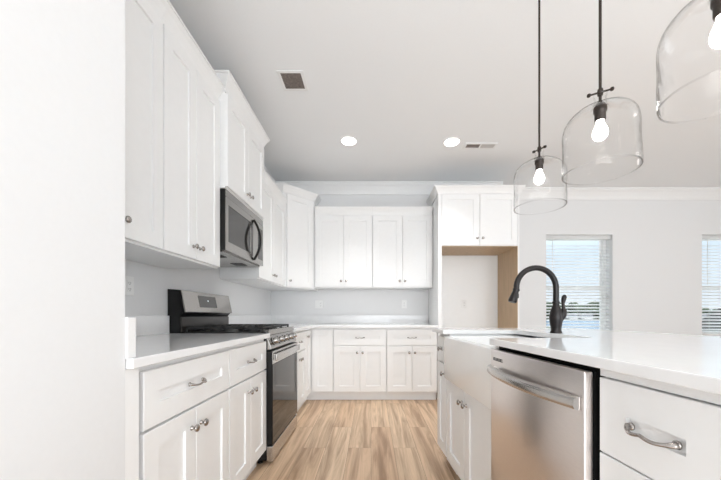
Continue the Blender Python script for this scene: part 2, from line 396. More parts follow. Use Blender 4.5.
# corner cabinet, L shaped in plan
r = thing('corner_base_cabinet', 'white corner base cabinet with full-height folding door in the inner corner', 'cabinet', (XF, 3.44, 0), L90, 'white shaker base cabinets')
def toL(x, y): return (y-3.44, XF-x)       # world -> local of that root
out = [(XW+0.002, 3.4405), (XF-0.02, 3.4405), (XF-0.02, YF+0.02), (-0.456, YF+0.02), (-0.456, YB-0.002), (XW+0.002, YB-0.002)]
MB().prism([toL(*p) for p in out], 0.1, ZBT).build('cabinet_body', M['cab'], r)
out = [(XW+0.002, 3.4405), (XF-0.07, 3.4405), (XF-0.07, YF+0.07), (-0.456, YF+0.07), (-0.456, YB-0.002), (XW+0.002, YB-0.002)]
MB().prism([toL(*p) for p in out], 0.0, 0.1).build('toe_kick', M['cab'], r)
d = door(r, G, YF-3.44-0.024, ZD0, ZR1, 0.07, 0.80)
d2 = MB().shaker(XF+0.012, -0.462, ZD0, ZR1).build('door', M['cab'], r)
d2.rotation_euler = (0, 0, -L90); d2.location = (YF-3.44, XF, 0)
DB = YB-YF-0.002
base_pair('white base cabinet on the back run, next to the corner cabinet', (-0.455, YF, 0), 0, 0.644, DB)
base_pair('white base cabinet on the back run, beside the refrigerator alcove', (0.190, YF, 0), 0, 0.612, DB)

# countertops
CT0, CT1 = 0.889, 0.92
r = thing('countertop', 'white quartz countertop with low splash, left of the range', 'countertop', (XF, 0.91, CT0))
MB().box(XW+0.002, XF+0.025, 0.912, 2.152, CT0, CT1).build('counter_slab', M['quartz'], r, bev=0.003)
MB().box(XW+0.002, XW+0.022, 0.94, 2.152, CT1, 1.042).build('backsplash', M['quartz'], r, bev=0.002)
MB().box(XW+0.002, -0.712, 0.9065, 0.94, CT1, 1.042).build('side_splash', M['quartz'], r, bev=0.002)
for c in r.children: c.location = -Vector(r.location)
r = thing('countertop', 'white quartz corner countertop behind the range and along the back wall', 'countertop', (XF, 2.90, CT0))
MB().prism([(XW+0.002, 2.892), (XF+0.025, 2.892), (XF+0.025, YF-0.025), (0.805, YF-0.025), (0.805, YB-0.002), (XW+0.002, YB-0.002)], CT0, CT1).build('counter_slab', M['quartz'], r, bev=0.003)
MB().box(XW+0.002, XW+0.022, 2.892, YB-0.002, CT1, 1.042).box(XW+0.022, 0.805, YB-0.022, YB-0.002, CT1, 1.042).build('backsplash', M['quartz'], r, bev=0.002)
for c in r.children: c.location = -Vector(r.location)

# ------------------------------------------------------------------ wall cabinets
def cab_crown(root, path, z0, h, d=0.055, m='cab'):
    MB().sweep(crown_prof(z0+h, h, d), path).build('crown_molding', M[m], root)
def upper_pair(label, loc, rz, wdt, depth, z0, z1, zk=0.085, crown=0.08, path=None, body_x=(0, 0)):
    r = thing('wall_cabinet', label, 'cabinet', (loc[0], loc[1], z0), rz, 'white shaker wall cabinets')
    h = z1-z0
    MB().box(body_x[0], wdt+body_x[1], 0.02, depth, 0, h+0.012).build('cabinet_body', M['cab'], r)
    m = wdt/2
    door(r, G, m-G/2, 0.012, h-0.007, m-0.034, zk); door(r, m+G/2, wdt-G, 0.012, h-0.007, m+0.034, zk)
    cab_crown(r, path or [(0, 0.02), (wdt, 0.02)], h+0.004, crown)
    return r
XU = -1.05; DU = XU-XW-0.002
upper_pair('white wall cabinet nearest the camera, next to the plain wall end', (XU, 0.986), L90, 0.586, DU, 1.368, 2.535, crown=0.09)
upper_pair('white wall cabinet beside the microwave, over the near counter', (XU, 1.573), L90, 0.588, DU, 1.368, 2.535, crown=0.09)
XM = -1.0
upper_pair('raised white wall cabinet directly above the microwave', (XM, 2.163), L90, 0.745, XM-XW-0.002, 1.935, 2.605, crown=0.105, path=[(0, 0.32), (0, 0.02), (0.745, 0.02), (0.745, 0.32)])
upper_pair('low white wall cabinet between the microwave and the corner cabinet', (XU, 2.91), L90, 0.878, DU, 1.385, 2.36, crown=0.072)
r = thing('corner_wall_cabinet', 'tall angled white wall cabinet in the back left corner', 'cabinet', (-1.05, 3.79, 1.385), PI/4, 'white shaker wall cabinets')
def toC(x, y):
    dx, dy = x+1.05, y-3.79; c = math.cos(PI/4)
    return (c*(dx+dy), c*(dy-dx))
o = 0.02*math.sqrt(0.5)
poly = [(XW+0.002, YB-0.002), (XW+0.002, 3.79), (-1.05-0.008, 3.79), (-1.05-o+0.03, 3.79+o+0.03), (-0.75-o, 4.09+o-0.0), (-0.75, 4.104), (-0.75, YB-0.002)]
poly = [(XW+0.002, YB-0.002), (XW+0.002, 3.79), (-1.078, 3.79), (-0.75, 4.118), (-0.75, YB-0.002)]
MB().prism([toC(*p) for p in poly], 0, 2.552-1.385+0.012).build('cabinet_body', M['cab'], r)
door(r, 0.030, 0.404, 0.012, 2.542-1.385, 0.064, 0.085)
cab_crown(r, [toC(XW+0.1, 3.79), toC(-1.078, 3.79), toC(-0.75, 4.118), toC(-0.75, YB-0.11)], 2.552-1.385, 0.085)
YU = 4.08
upper_pair('white wall cabinet on the back wall, left pair of doors', (-0.735, YU), 0, 0.752, YB-YU-0.002, 1.405, 2.36, crown=0.098, body_x=(-0.012, 0))
upper_pair('white wall cabinet on the back wall, right pair of doors by the refrigerator alcove', (0.019, YU), 0, 0.786, YB-YU-0.002, 1.405, 2.36, crown=0.098, body_x=(0, 0.012))
# refrigerator enclosure
r = thing('refrigerator_enclosure', 'white refrigerator alcove with tan wood inner side and cupboard on top', 'cabinet', (0.82, 3.78, 0))
MB().box(0.0, 0.042, 0, 0.618, 0, 2.53).build('side_panel', M['cab'], r)
sp = MB().box(0.972, 0.990, 0, 0.618, 0, 2.53).build('side_panel', M['cab'], r)
tag(MB().box(0.966, 0.972, 0.004, 0.600, 0, 1.884).build('veneer_lining', M['maple'], r), 'tan raw wood lining')
MB().box(0.042, 0.972, 0.02, 0.618, 1.890, 2.53).build('cabinet_body', M['cab'], r)
tag(MB().box(0.042, 0.972, 0.02, 0.60, 1.884, 1.890).build('cupboard_underside', M['maple'], r), 'tan raw wood underside')
MB().box(0.042, 0.966, 0.604, 0.618, 0, 1.884).build('back_panel', M['cab'], r)
MB().box(0.945, 0.966, 0.590, 0.604, 0, 1.884).build('scribe_strip', M['cab'], r)
door(r, 0.047, 0.507-G/2, 1.897, 2.52, 0.507-0.034, 1.98); door(r, 0.507+G/2, 0.968, 1.897, 2.52, 0.507+0.034, 1.98)
cab_crown(r, [(0, 0.512), (0, 0), (0.990, 0), (0.990, 0.512)], 2.522, 0.085)

# ------------------------------------------------------------------ gas range
r = thing('gas_range', 'stainless and black freestanding gas range between white cabinets', 'range', (XF, 2.158, 0), L90)
W = 0.73
MB().box(0, W, 0.004, 0.69, 0.03, 0.905, 0.003).build('range_body', M['black'], r)
for x in (0.04, W-0.04):
    for y in (0.06, 0.57): MB().lathe([(0.018, 0), (0.018, 0.008), (0.010, 0.012), (0.010, 0.031)], c=(x, y, 0), n=12).build('foot', M['black'], r)
MB().box(0.003, W-0.003, -0.038, 0.004, 0.018, 0.128, 0.004, 2).build('storage_drawer', M['steel2'], r)
d = MB().box(0.003, W-0.003, -0.036, 0.004, 0.136, 0.795, 0.003).build('oven_door', M['black'], r)
MB().box(0.005, W-0.005, -0.0395, -0.036, 0.140, 0.700, 0.001).build('oven_glass', M['glassblk'], d)
b = MB(); b.box(0.003, W-0.003, -0.0415, -0.036, 0.703, 0.792, 0.0015); b.build('door_band', M['steel2'], d)
h = MB(); h.box(0.012, W-0.018, -0.068, -0.052, 0.725, 0.775, 0.006, 3); h.box(0.012, 0.044, -0.054, -0.0415, 0.728, 0.772, 0.002).box(W-0.05, W-0.018, -0.054, -0.0415, 0.728, 0.772, 0.002)
h.build('door_handle', M['steel2'], d, smooth=True)
v = MB()
for k in range(3): v.box(0.0112, 0.0122, -0.0625+k*0.007, -0.0595+k*0.007, 0.734, 0.766)
v.build('handle_slot', M['slot'], d)
cp = MB().yzprism([(0.004, 0.802), (-0.030, 0.806), (-0.030, 0.820), (0.004, 0.905)], 0.002, W-0.002).build('control_panel', M['steeld'], r, bev=0.003)
cp = MB().box(0.03, W-0.002, -0.006, 0.03, 0.902, 0.940, 0.003).build('front_trim', M['steeld'], r)
nx, nz = Vector((0.085, 0.034)).normalized()   # slope of the panel
for k in range(5):
    kk = MB(); kk.lathe([(0.028, 0), (0.028, 0.006), (0.022, 0.009), (0.0205, 0.034), (0.017, 0.038)], axis='y', n=20)
    kk.box(-0.0035, 0.0035, -0.041, -0.02, -0.017, 0.017, 0.001)
    ko = kk.build('control_knob', M['steeld'], r, smooth=True); ko.location = (0.09+k*0.1375, -0.0155, 0.856); ko.rotation_euler = (math.radians(-20), 0, 0)
    rg = MB(); rg.lathe([(0.031, -0.001), (0.031, 0.003), (0.027, 0.004)], axis='y', n=20); rg.build('knob_ring', M['black'], ko)
MB().box(0.002, W-0.002, 0.006, 0.598, 0.905, 0.925, 0.004).build('cooktop', M['black'], r)
for (bx, by, br) in ((0.15, 0.16, 0.045), (0.15, 0.42, 0.038), (0.365, 0.29, 0.05), (0.58, 0.16, 0.045), (0.58, 0.42, 0.033)):
    bu = MB(); bu.lathe([(br+0.012, 0.925), (br+0.010, 0.934), (br, 0.935), (br, 0.943), (br*0.9, 0.946)], c=(bx, by, 0), n=20); bu.build('burner', M['iron'], r, smooth=True)
def grate(x0, x1):
    g = MB(); z0, z1 = 0.947, 0.962; y0, y1 = 0.035, 0.575; t = 0.007
    for x in (x0, x1-2*t): g.box(x, x+2*t, y0, y1, z0, z1, 0.002)
    for y in (y0, (y0+y1)/2-t, y1-2*t): g.box(x0, x1, y, y+2*t, z0, z1, 0.002)
    for y in (0.5*(y0+y1)-0.13, 0.5*(y0+y1)+0.13):
        g.box(x0, x0+0.075, y-t, y+t, z0, z1, 0.002).box(x1-0.075, x1, y-t, y+t, z0, z1, 0.002)
    xm = (x0+x1)/2
    for (ya, yb) in ((y0, y0+0.08), (0.5*(y0+y1)-0.08, 0.5*(y0+y1)+0.08), (y1-0.08, y1)): g.box(xm-t, xm+t, ya, yb, z0, z1, 0.002)
    for x in (x0+t, x1-t):
        for y in (y0+t, y1-t): g.box(x-t, x+t, y-t, y+t, 0.924, z0+0.004, 0.001)
    return g.build('burner_grate', M['iron'], r)
for k in range(3): grate(0.018+k*0.232, 0.018+k*0.232+0.228)
# backguard
MB().yzprism([(0.69, 0.905), (0.603, 0.905), (0.609, 1.035), (0.585, 1.066), (0.606, 1.222), (0.69, 1.228)], 0.0, W).build('backguard', M['black'], r)
fp = MB().yzprism([(0.572, 1.062), (0.566, 1.068), (0.598, 1.222), (0.606, 1.222), (0.60, 1.2), (0.580, 1.07)], 0.006, W-0.006).build('console_face', M['steeld'], r, bev=0.0015)
dp = MB(); sl = (0.598-0.566)/(1.222-1.068)
def fy(z): return 0.566+sl*(z-1.068)
dp.yzprism([(fy(1.105)-0.0015, 1.105), (fy(1.195)-0.0015, 1.195), (fy(1.195)+0.002, 1.195), (fy(1.105)+0.002, 1.105)], 0.20, 0.46).build('clock_display', M['display'], fp)
MB().yzprism([(fy(1.152)-0.002, 1.152), (fy(1.162)-0.002, 1.162), (fy(1.162)-0.0012, 1.162), (fy(1.152)-0.0012, 1.152)], 0.325, 0.337).build('clock_digits', M['clock'], fp)
MB().box(0.006, W-0.006, 0.597, 0.6045, 0.928, 1.03, 0.001).build('lower_console', M['blacksteel'], r)

# ------------------------------------------------------------------ microwave
XMW = -1.01
r = thing('microwave', 'stainless over-the-range microwave with black bowed handle', 'microwave', (XMW, 2.166, 1.49), L90)
W = 0.738; H = 0.438; DM = XMW-XW-0.004
MB().box(0, W, 0.0285, DM, 0.012, H, 0.002).box(-0.0012, 0.0, 0.008, DM, 0.012, H).build('microwave_body', M['black'], r)
MB().box(0.01, W-0.01, 0.03, DM-0.02, 0.0, 0.012).build('bottom_panel', M['steeld'], r)
for x in (0.10, 0.50): MB().box(x, x+0.12, 0.10, 0.2, -0.003, 0.0).build('grease_filter', M['iron'], r)
d = MB()
# door frame around the window
wx0, wx1, wz0, wz1 = 0.03, 0.43, 0.075, 0.335
d.box(0, 0.585, 0, 0.028, wz1, 0.385, 0.0).box(0, 0.585, 0, 0.028, 0.012, wz0).box(0, wx0, 0, 0.028, wz0, wz1).box(wx1, 0.585, 0, 0.028, wz0, wz1)
dd = d.build('door', M['steeld'], r)
MB().box(wx0, wx1, 0.004, 0.024, wz0, wz1).build('door_window', M['mwglass'], dd)
MB().box(0.588, W, 0.0, 0.028, 0.012, 0.385, 0.001).build('control_panel', M['steeld'], r)
MB().box(0.61, W-0.02, -0.0015, 0.001, 0.06, 0.34).build('keypad', M['display'], r)
MB().box(0, W, 0.002, 0.028, 0.388, H, 0.002).build('vent_grille', M['steeld'], r)
h = MB(); pts = []
for i in range(21):
    t = -1+2*i/20; pts.append((0.50, -0.004-0.055*(1-t*t), 0.20+0.17*t))
h.tube(pts, 0.0115, 10, (1.4, 0.9)); h.build('door_handle', M['black'], dd, smooth=True)
MB().box(0.452, 0.490, -0.001, 0.001, 0.06, 0.345, 0.0).build('handle_strip', M['display'], dd)  # flat dark strip beside the handle

# ------------------------------------------------------------------ island
TI0, TI1 = 0.924, 0.95
def iroot(name, label, cat, u, z=0, group=None): x, y = isl(u); return thing(name, label, cat, (x, y, z), IR, group)
# end cabinet (far end)
r = iroot('base_cabinet', 'narrow white island cabinet with small drawer at the far end, past the sink', 'cabinet', 2.25, group='white island cabinets')
wd_ = 0.222
base_body(r, 0, wd_, 0.60, TI0-0.0005)
drawer(r, G, wd_-G, 0.728, 0.90, knob=True); door(r, G, wd_-G, ZD0, 0.716, wd_-0.04, 0.655)
# sink cabinet
r = iroot('sink_cabinet', 'white island cabinet with two doors under the apron sink', 'cabinet', 2.025, group='white island cabinets')
ws = 2.025-1.305
MB().box(0, ws, 0.02, 0.60, 0.1, 0.64).build('cabinet_body', M['cab'], r)
MB().box(0, 0.012, 0.02, 0.60, 0.64, TI0-0.0005).build('cabinet_body_side', M['cab'], r)
MB().box(ws-0.0045, ws, 0.02, 0.60, 0.64, TI0-0.0005).build('cabinet_body_side', M['cab'], r)
MB().box(0, ws, 0.09, 0.60, 0, 0.1).build('toe_kick', M['cab'], r)
m = ws/2-0.03
door(r, G, m-G/2, ZD0, 0.634, m-0.034, 0.56); door(r, m+G/2, ws-G, ZD0, 0.634, m+0.034, 0.56)
# apron sink
r = iroot('farmhouse_sink', 'white apron-front farmhouse sink set into the island counter', 'sink', 2.010, 0.643)
Ls, Ds, Hs = 2.010-1.310, 0.47, 0.268
b = MB(); y0 = -0.022
def ring(bm, x0, x1, ya, yb, z, rad, n=5):
    pts = []
    for (cx, cy, a0) in ((x1-rad, ya+rad, -PI/2), (x1-rad, yb-rad, 0), (x0+rad, yb-rad, PI/2), (x0+rad, ya+rad, PI)):
        for k in range(n+1):
            a = a0+PI/2*k/n; pts.append(bm.verts.new((cx+rad*math.cos(a), cy+rad*math.sin(a), z)))
    return pts
rings = [ring(b.bm, 0.003, Ls-0.003, y0+0.003, Ds-0.003, 0, 0.010), ring(b.bm, 0, Ls, y0, Ds, 0.004, 0.012), ring(b.bm, 0, Ls, y0, Ds, Hs-0.008, 0.012), ring(b.bm, 0.008, Ls-0.008, y0+0.008, Ds-0.008, Hs, 0.012),
         ring(b.bm, 0.022, Ls-0.022, y0+0.022, Ds-0.022, Hs, 0.03), ring(b.bm, 0.028, Ls-0.028, y0+0.028, Ds-0.028, Hs-0.008, 0.035), ring(b.bm, 0.036, Ls-0.036, y0+0.036, Ds-0.036, 0.05, 0.045), ring(b.bm, 0.07, Ls-0.07, y0+0.07, Ds-0.07, 0.03, 0.05)]
for a, c in zip(rings, rings[1:]):
    n = len(a)
    for i in range(n): b.bm.faces.new((a[i], a[(i+1) % n], c[(i+1) % n], c[i]))
b.bm.faces.new(rings[0][::-1]); b.bm.faces.new(rings[-1])
s = b.build('basin', M['fireclay'], r, smooth=True)
MB().lathe([(0.045, 0.0302), (0.045, 0.033), (0.03, 0.032), (0.012, 0.0315)], c=(Ls/2, 0.22, 0), n=20).build('drain', M['nickel'], r, smooth=True)
# dishwasher
r = iroot('dishwasher', 'stainless steel dishwasher with bowed bar handle under the island counter', 'dishwasher', 1.300)
W = 1.300-0.768
MB().box(0, W, 0.035, 0.60, 0.02, 0.895).build('dishwasher_tub', M['black'], r)
MB().box(0, W, 0.06, 0.10, 0.0, 0.1).build('toe_panel', M['black'], r)
MB().box(0, W, 0.004, 0.036, 0.896, 0.9235).build('top_gap_shade', M['void'], r)  # matte black strip stands in for the shaded gap above the door
dd = MB().box(0.002, W-0.002, -0.03, -0.006, 0.105, 0.908, 0.004, 2).build('door', M['steel'], r, smooth=True)
MB().box(0.003, W-0.003, -0.006, 0.035, 0.108, 0.9075, 0.001).build('door_liner', M['void'], dd)
h = MB(); pts = []
n = 24
P = []
for i in range(n+1):
    t = -1+2*i/n
    P.append((W/2+t*(W/2-0.012), -0.048-0.034*(1-t*t)))
zc0, zc1 = 0.808, 0.844
def bar(mb, P, th, z0, z1):
    A = []
    for (x, y) in P:
        A.append([mb.bm.verts.new(p) for p in ((x, y, z0+0.004), (x, y-0.003, z0+0.010), (x, y-0.003, z1-0.010), (x, y, z1-0.004), (x, y+th, z1), (x, y+th, z0))])
    for a, c in zip(A, A[1:]):
        for i in range(6): mb.bm.faces.new((a[i], c[i], c[(i+1) % 6], a[(i+1) % 6]))
    mb.bm.faces.new(A[0]); mb.bm.faces.new(A[-1][::-1])
bar(h, P, 0.014, zc0, zc1)
h.build('door_handle', M['steel2'], dd, smooth=True)
for x in (0.016, W-0.030): MB().box(x, x+0.014, -0.05, -0.028, zc0+0.003, zc1-0.003, 0.002).build('handle_bracket', M['steel2'], dd)
lt = MB(); xx = 0.028; random.seed(3)
for k in range(9):   # small unreadable dark maker's lettering
    wk = random.choice((0.005, 0.006, 0.007))
    lt.box(xx, xx+0.0018, -0.0308, -0.0298, 0.864, 0.876)
    if k % 2: lt.box(xx, xx+wk, -0.0308, -0.0298, 0.8742, 0.876)
    if k % 3: lt.box(xx, xx+wk, -0.0308, -0.0298, 0.864, 0.8658)
    if k % 3 == 0: lt.box(xx+wk-0.0018, xx+wk, -0.0308, -0.0298, 0.864, 0.876)
    xx += wk+0.0028
tag(lt.build('lettering', M['slot'], dd), 'small dark lettering')
MB().box(0.008, 0.038, -0.012, 0.004, 0.909, 0.9225).build('mounting_bracket', M['steel2'], r)
# drawer cabinet near the camera
r = iroot('drawer_cabinet', 'white island drawer cabinet with arched nickel pull, nearest the camera', 'cabinet', 0.764, group='white island cabinets')
W = 0.282
base_body(r, 0, W, 0.60, TI0-0.0005)
MB().box(0, W, 0.006, 0.02, 0.9, 0.918).build('top_rail', M['cab'], r)
drawer(r, G, W-G, 0.718, 0.897); drawer(r, G, W-G, 0.42, 0.714); drawer(r, G, W-G, ZD0, 0.416)
r = iroot('base_cabinet', 'white island cabinet beyond the picture edge, beside the drawer cabinet', 'cabinet', 0.481, group='white island cabinets')
W = 0.70
base_body(r, 0, W, 0.60, TI0-0.0005); drawer(r, G, W-G, 0.718, 0.897); door(r, G, W/2-G/2, ZD0, 0.714, W/2-0.034, 0.64); door(r, W/2+G/2, W-G, ZD0, 0.714, W/2+0.034, 0.64)
r = iroot('island_back_panel', 'white panelled back of the island, on the window side', 'panel', 2.25)
MB().box(0, 2.47, 0.602, 0.72, 0, TI0-0.0005).build('panel_board', M['cab'], r)
MB().box(0, 2.47, 0.72, 0.735, 0, 0.13, 0.002).build('baseboard', M['cab'], r)
# island counter with the sink cut-out open to the front
r = iroot('island_countertop', 'white quartz island countertop with cut-out for the apron sink', 'countertop', 2.28, TI0)
def cx(u): return 2.28-u
ptsI = [(cx(2.28), -0.03), (cx(1.995), -0.03), (cx(1.995), 0.40)]
for k in range(7): a = PI-k*PI/2/6; ptsI.append((cx(1.995)+0.03+0.03*math.cos(a), 0.41+0.03*math.sin(a)))
for k in range(7): a = PI/2-k*PI/2/6; ptsI.append((cx(1.312)-0.03+0.03*math.cos(a), 0.41+0.03*math.sin(a)))
ptsI += [(cx(1.312), 0.40), (cx(1.312), -0.03), (cx(-0.24), -0.03), (cx(-0.24), 1.06), (cx(2.28), 1.06)]
MB().prism(ptsI, 0, TI1-TI0).build('counter_slab', M['quartz'], r, bev=0.0025)

# faucet
FX, FY = 1.006, 1.676
r = thing('kitchen_faucet', 'dark bronze gooseneck pull-down faucet behind the sink', 'faucet', (FX, FY, TI1), PHI)
MB().lathe([(0.030, 0), (0.030, 0.006), (0.0255, 0.012), (0.0265, 0.03), (0.031, 0.06), (0.033, 0.085), (0.030, 0.11), (0.022, 0.135), (0.017, 0.150), (0.0155, 0.158), (0.019, 0.160), (0.019, 0.168), (0.0145, 0.172), (0.012, 0.18)], c=(-0.006, 0, 0), n=28).build('faucet_body', M['bronze'], r, smooth=True)
pts = [(-0.006, 0, 0.17), (-0.006, 0, 0.20), (-0.006, 0, 0.23)]
for k in range(21):
    a = k*PI*1.02/20; pts.append((-0.006-0.110+0.110*math.cos(a), 0, 0.243+0.108*math.sin(a)))
MB().tube(pts, 0.0148, 14).build('gooseneck', M['bronze'], r, smooth=True)
e = Vector(pts[-1]); dv = Vector((-0.33, 0, -1)).normalized()
sh = MB(); q = [e+dv*t for t in (-0.004, 0.0, 0.004, 0.012, 0.016, 0.045, 0.066, 0.074)]
sh.tube(q, [0.0148, 0.018, 0.0185, 0.0155, 0.016, 0.0205, 0.023, 0.020], 16)
s = sh.build('spray_head', M['bronze'], r, smooth=True)
sb = MB(); sb.box(-0.006, 0.006, -0.004, 0.004, -0.012, 0.012, 0.002); sbo = sb.build('spray_button', M['bronze'], s); sbo.location = e+dv*0.045+Vector((0.021, 0, 0.006))
hp = [(0.004, 0, 0.055), (0.018, 0, 0.075), (0.030, 0, 0.095), (0.036, 0, 0.115), (0.038, 0, 0.128)]
MB().tube(hp, [0.012, 0.016, 0.019, 0.018, 0.012], 14).build('handle_hub', M['bronze'], r, smooth=True)
hp = [(0.038, 0, 0.120), (0.036, 0, 0.140), (0.033, 0, 0.158), (0.036, 0, 0.178), (0.041, 0, 0.196), (0.043, 0, 0.206)]
MB().tube(hp, [0.011, 0.0085, 0.008, 0.0115, 0.0125, 0.006], 12).build('lever', M['bronze'], r, smooth=True)

# ------------------------------------------------------------------ pendant lights
def pendant():
    r = thing('pendant_light', '', 'pendant light', (0, 0, 0))
    zc = ZC
    MB().lathe([(0.062, zc-0.0005), (0.062, zc-0.012), (0.05, zc-0.024), (0.012, zc-0.030)][::-1], n=24).build('canopy', M['pendmetal'], r, smooth=True)
    MB().tube([(0, 0, 1.90), (0, 0, 2.3), (0, 0, zc-0.025)], 0.0052, 10).build('rod', M['pendmetal'], r, smooth=True)
    c = MB()
    for a, k_ in ((0.35, 0.010), (0.35+PI/2, -0.006)):
        dx, dy = math.cos(a)*0.037, math.sin(a)*0.037
        c.tube([(-dx, -dy, 1.935-k_), (0, 0, 1.945), (dx, dy, 1.955+k_)], 0.0035, 8)
        for sgn in (-1, 1): c.lathe([(0.002, -0.007), (0.006, -0.005), (0.0075, 0), (0.006, 0.005), (0.002, 0.007)], c=(sgn*dx, sgn*dy, 1.945+sgn*(0.010+k_)), n=10)
    c.lathe([(0.009, 1.933), (0.011, 1.945), (0.009, 1.957)], n=12)
    c.build('cross_pin', M['pendmetal'], r, smooth=True)
    MB().lathe([(0.010, 1.905), (0.017, 1.895), (0.023, 1.885), (0.023, 1.868), (0.019, 1.862), (0.019, 1.838), (0.017, 1.832)][::-1], n=20).build('socket', M['pendmetal'], r, smooth=True)
    b = MB(); b.lathe([(0.005, 1.757), (0.016, 1.760), (0.0235, 1.770), (0.026, 1.782), (0.024, 1.796), (0.018, 1.811), (0.0135, 1.823), (0.013, 1.834)], n=20); b.build('bulb', M['bulb'], r, smooth=True)
    g = MB(); prof = [(0.126, 1.632), (0.1275, 1.636)]
    for k in range(1, 9): prof.append((0.127+0.001*math.sin(k), 1.636+0.155*k/8))
    for k in range(1, 10):
        a = k/9*PI/2; prof.append((0.030+0.097*math.cos(a), 1.791+0.090*math.sin(a)**0.85))
    prof += [(0.024, 1.889), (0.021, 1.902), (0.020, 1.920), (0.024, 1.934)]
    inner = [(max(0.004, x-0.0032), z+0.0006) for x, z in prof[::-1]]
    g.lathe(prof+inner, n=64, wob=0.04, close=False)
    rb = MB(); rr = [0.126*(1+0.04*noise.noise(Vector((math.cos(2*PI*k/64)*1.6, math.sin(2*PI*k/64)*1.6, 1.632*5)))) for k in range(65)]
    rb.tube([(rr[k]*math.cos(2*PI*k/64), rr[k]*math.sin(2*PI*k/64), 1.632) for k in range(65)], 0.0021, 8)
    so = g.build('glass_shade', M['shade'], r, smooth=True)
    rb.build('glass_rim', M['rim'], so, smooth=True)
    return r
pos = [(0.912, 1.68, 'small clear glass pendant lamp farthest from the camera, in front of the refrigerator alcove'),
       (0.905, 1.224, 'clear glass pendant lamp in the middle of the row over the island'),
       (0.918, 0.808, 'clear glass pendant lamp cut by the picture edge, nearest the camera')]
p0 = pendant()
for i, (x, y, lab) in enumerate(pos):
    p = p0 if i == 0 else copy_tree(p0)
    p.location = (x, y, (0, -0.018, -0.004)[i]); p.rotation_euler = (0, 0, i*0.5); tag(p, lab, 'pendant light', 'pendant lamps over the island')

# ------------------------------------------------------------------ ceiling fixtures
for i, (x, y, lab) in enumerate(((-0.235, 3.30, 'lit round recessed ceiling light above the aisle, on the range side'), (0.865, 3.32, 'lit round recessed ceiling light beside the long ceiling vent'),
        (0.05, 1.0, 'added unseen recessed ceiling light over the near aisle on the range side, above the picture edge'), (0.72, 0.55, 'added unseen recessed ceiling light over the near aisle on the island side, above the picture edge'))):  # last two lights are unseen, added as fill for the near aisle
    r = thing('recessed_light', lab, 'ceiling light', (x, y, ZC), 0, 'recessed ceiling lights')
    MB().lathe([(0.094, 0), (0.094, -0.004), (0.082, -0.009), (0.078, -0.006), (0.078, 0)][::-1], n=36).build('trim_ring', M['trim'], r, smooth=True)
    MB().lathe([(0.077, -0.0075), (0.077, -0.002)], n=36).build('lens', M['downlens'], r)
    l = bpy.data.lights.new('downlight', 'AREA'); l.shape = 'DISK'; l.size = 0.15; l.spread = math.radians(84); l.energy = DOWNLIGHT_W*(0.8, 0.5, 0.12, 0.06)[i]; l.color = (1, 0.99, 0.975)
    lo = bpy.data.objects.new('downlight', l); COL.objects.link(lo); lo.parent = r; lo.location = (0, 0, -0.02)
def vent(label, x, y, wx, wy, split):
    r = thing('ceiling_vent', label, 'vent', (x, y, ZC), 0, 'ceiling air vents')
    fx, fy_ = wx/2, wy/2; t = 0.022
    f = MB(); f.box(-fx, fx, -fy_, -fy_+t, -0.008, 0, 0.002).box(-fx, fx, fy_-t, fy_, -0.008, 0, 0.002).box(-fx, -fx+t, -fy_+t, fy_-t, -0.008, 0, 0.002).box(fx-t, fx, -fy_+t, fy_-t, -0.008, 0, 0.002)
    if split: f.box(-0.008, 0.008, -fy_+t, fy_-t, -0.007, 0)
    f.build('vent_frame', M['trim'], r)
    MB().box(-fx+t, fx-t, -fy_+t, fy_-t, -0.0008, -0.0002).build('vent_backing', M['filter'], r)
    nl = max(5, int((wy-2*t)/0.016))
    for side in ((-1, 1) if split else (0,)):
        a = MB()
        x0, x1 = (-fx+t, fx-t) if side == 0 else ((-fx+t, -0.008) if side < 0 else (0.008, fx-t))
        for k in range(nl):
            yy = -fy_+t+(k+0.5)*(wy-2*t)/nl
            a.box(x0, x1, yy-0.0045, yy+0.0045, -0.006, -0.0035) if side <= 0 else a.box(x0, x1, yy-0.0075, yy+0.0075, -0.006, -0.0035)
        a.build('louvers', M['filter'] if side <= 0 else M['ventlite'], r)
vent('squarish white framed ceiling vent with brown grille, above the range side', -0.617, 2.452, 0.20, 0.21, False)
vent('long narrow ceiling vent, half dark, beside a recessed light', 1.195, 3.395, 0.35, 0.115, True)

# ------------------------------------------------------------------ outlets
def outlet(label, loc, rz, gangs=1):
    r = thing('wall_outlet', label, 'outlet', loc, rz, 'white wall outlets')
    w2 = 0.036 if gangs == 1 else 0.058
    MB().box(-w2, w2, -0.006, 0, -0.057, 0.057, 0.002).build('cover_plate', M['plastic'], r)
    for g_ in range(gangs):
        x = 0 if gangs == 1 else (-0.023 if g_ == 0 else 0.023)
        if gangs == 2 and g_ == 0:
            MB().box(x-0.016, x+0.016, -0.009, -0.006, -0.033, 0.033, 0.001).build('switch_rocker', M['plastic'], r); continue
        s = MB().box(x-0.017, x+0.017, -0.008, -0.006, -0.034, 0.034, 0.001).build('socket', M['plastic'], r)
        q = MB()
        for z in (-0.018, 0.018):
            q.box(x-0.008, x-0.006, -0.0086, -0.0079, z-0.004, z+0.006).box(x+0.006, x+0.008, -0.0086, -0.0079, z-0.004, z+0.006).box(x-0.002, x+0.002, -0.0086, -0.0079, z-0.011, z-0.007)
        q.build('slots', M['slot'], s)
outlet('white double plate with switch and outlet on the back wall, near the corner', (-0.735, YB, 1.195), 0, 2)
outlet('white wall outlet on the back wall, nearer the refrigerator alcove', (0.47, YB, 1.195), 0)
outlet('white wall outlet inside the refrigerator alcove', (1.315, 3.78+0.604, 1.195), 0)
outlet('white wall outlet on the left wall near the plain wall end', (XW, 1.815, 1.217), L90)

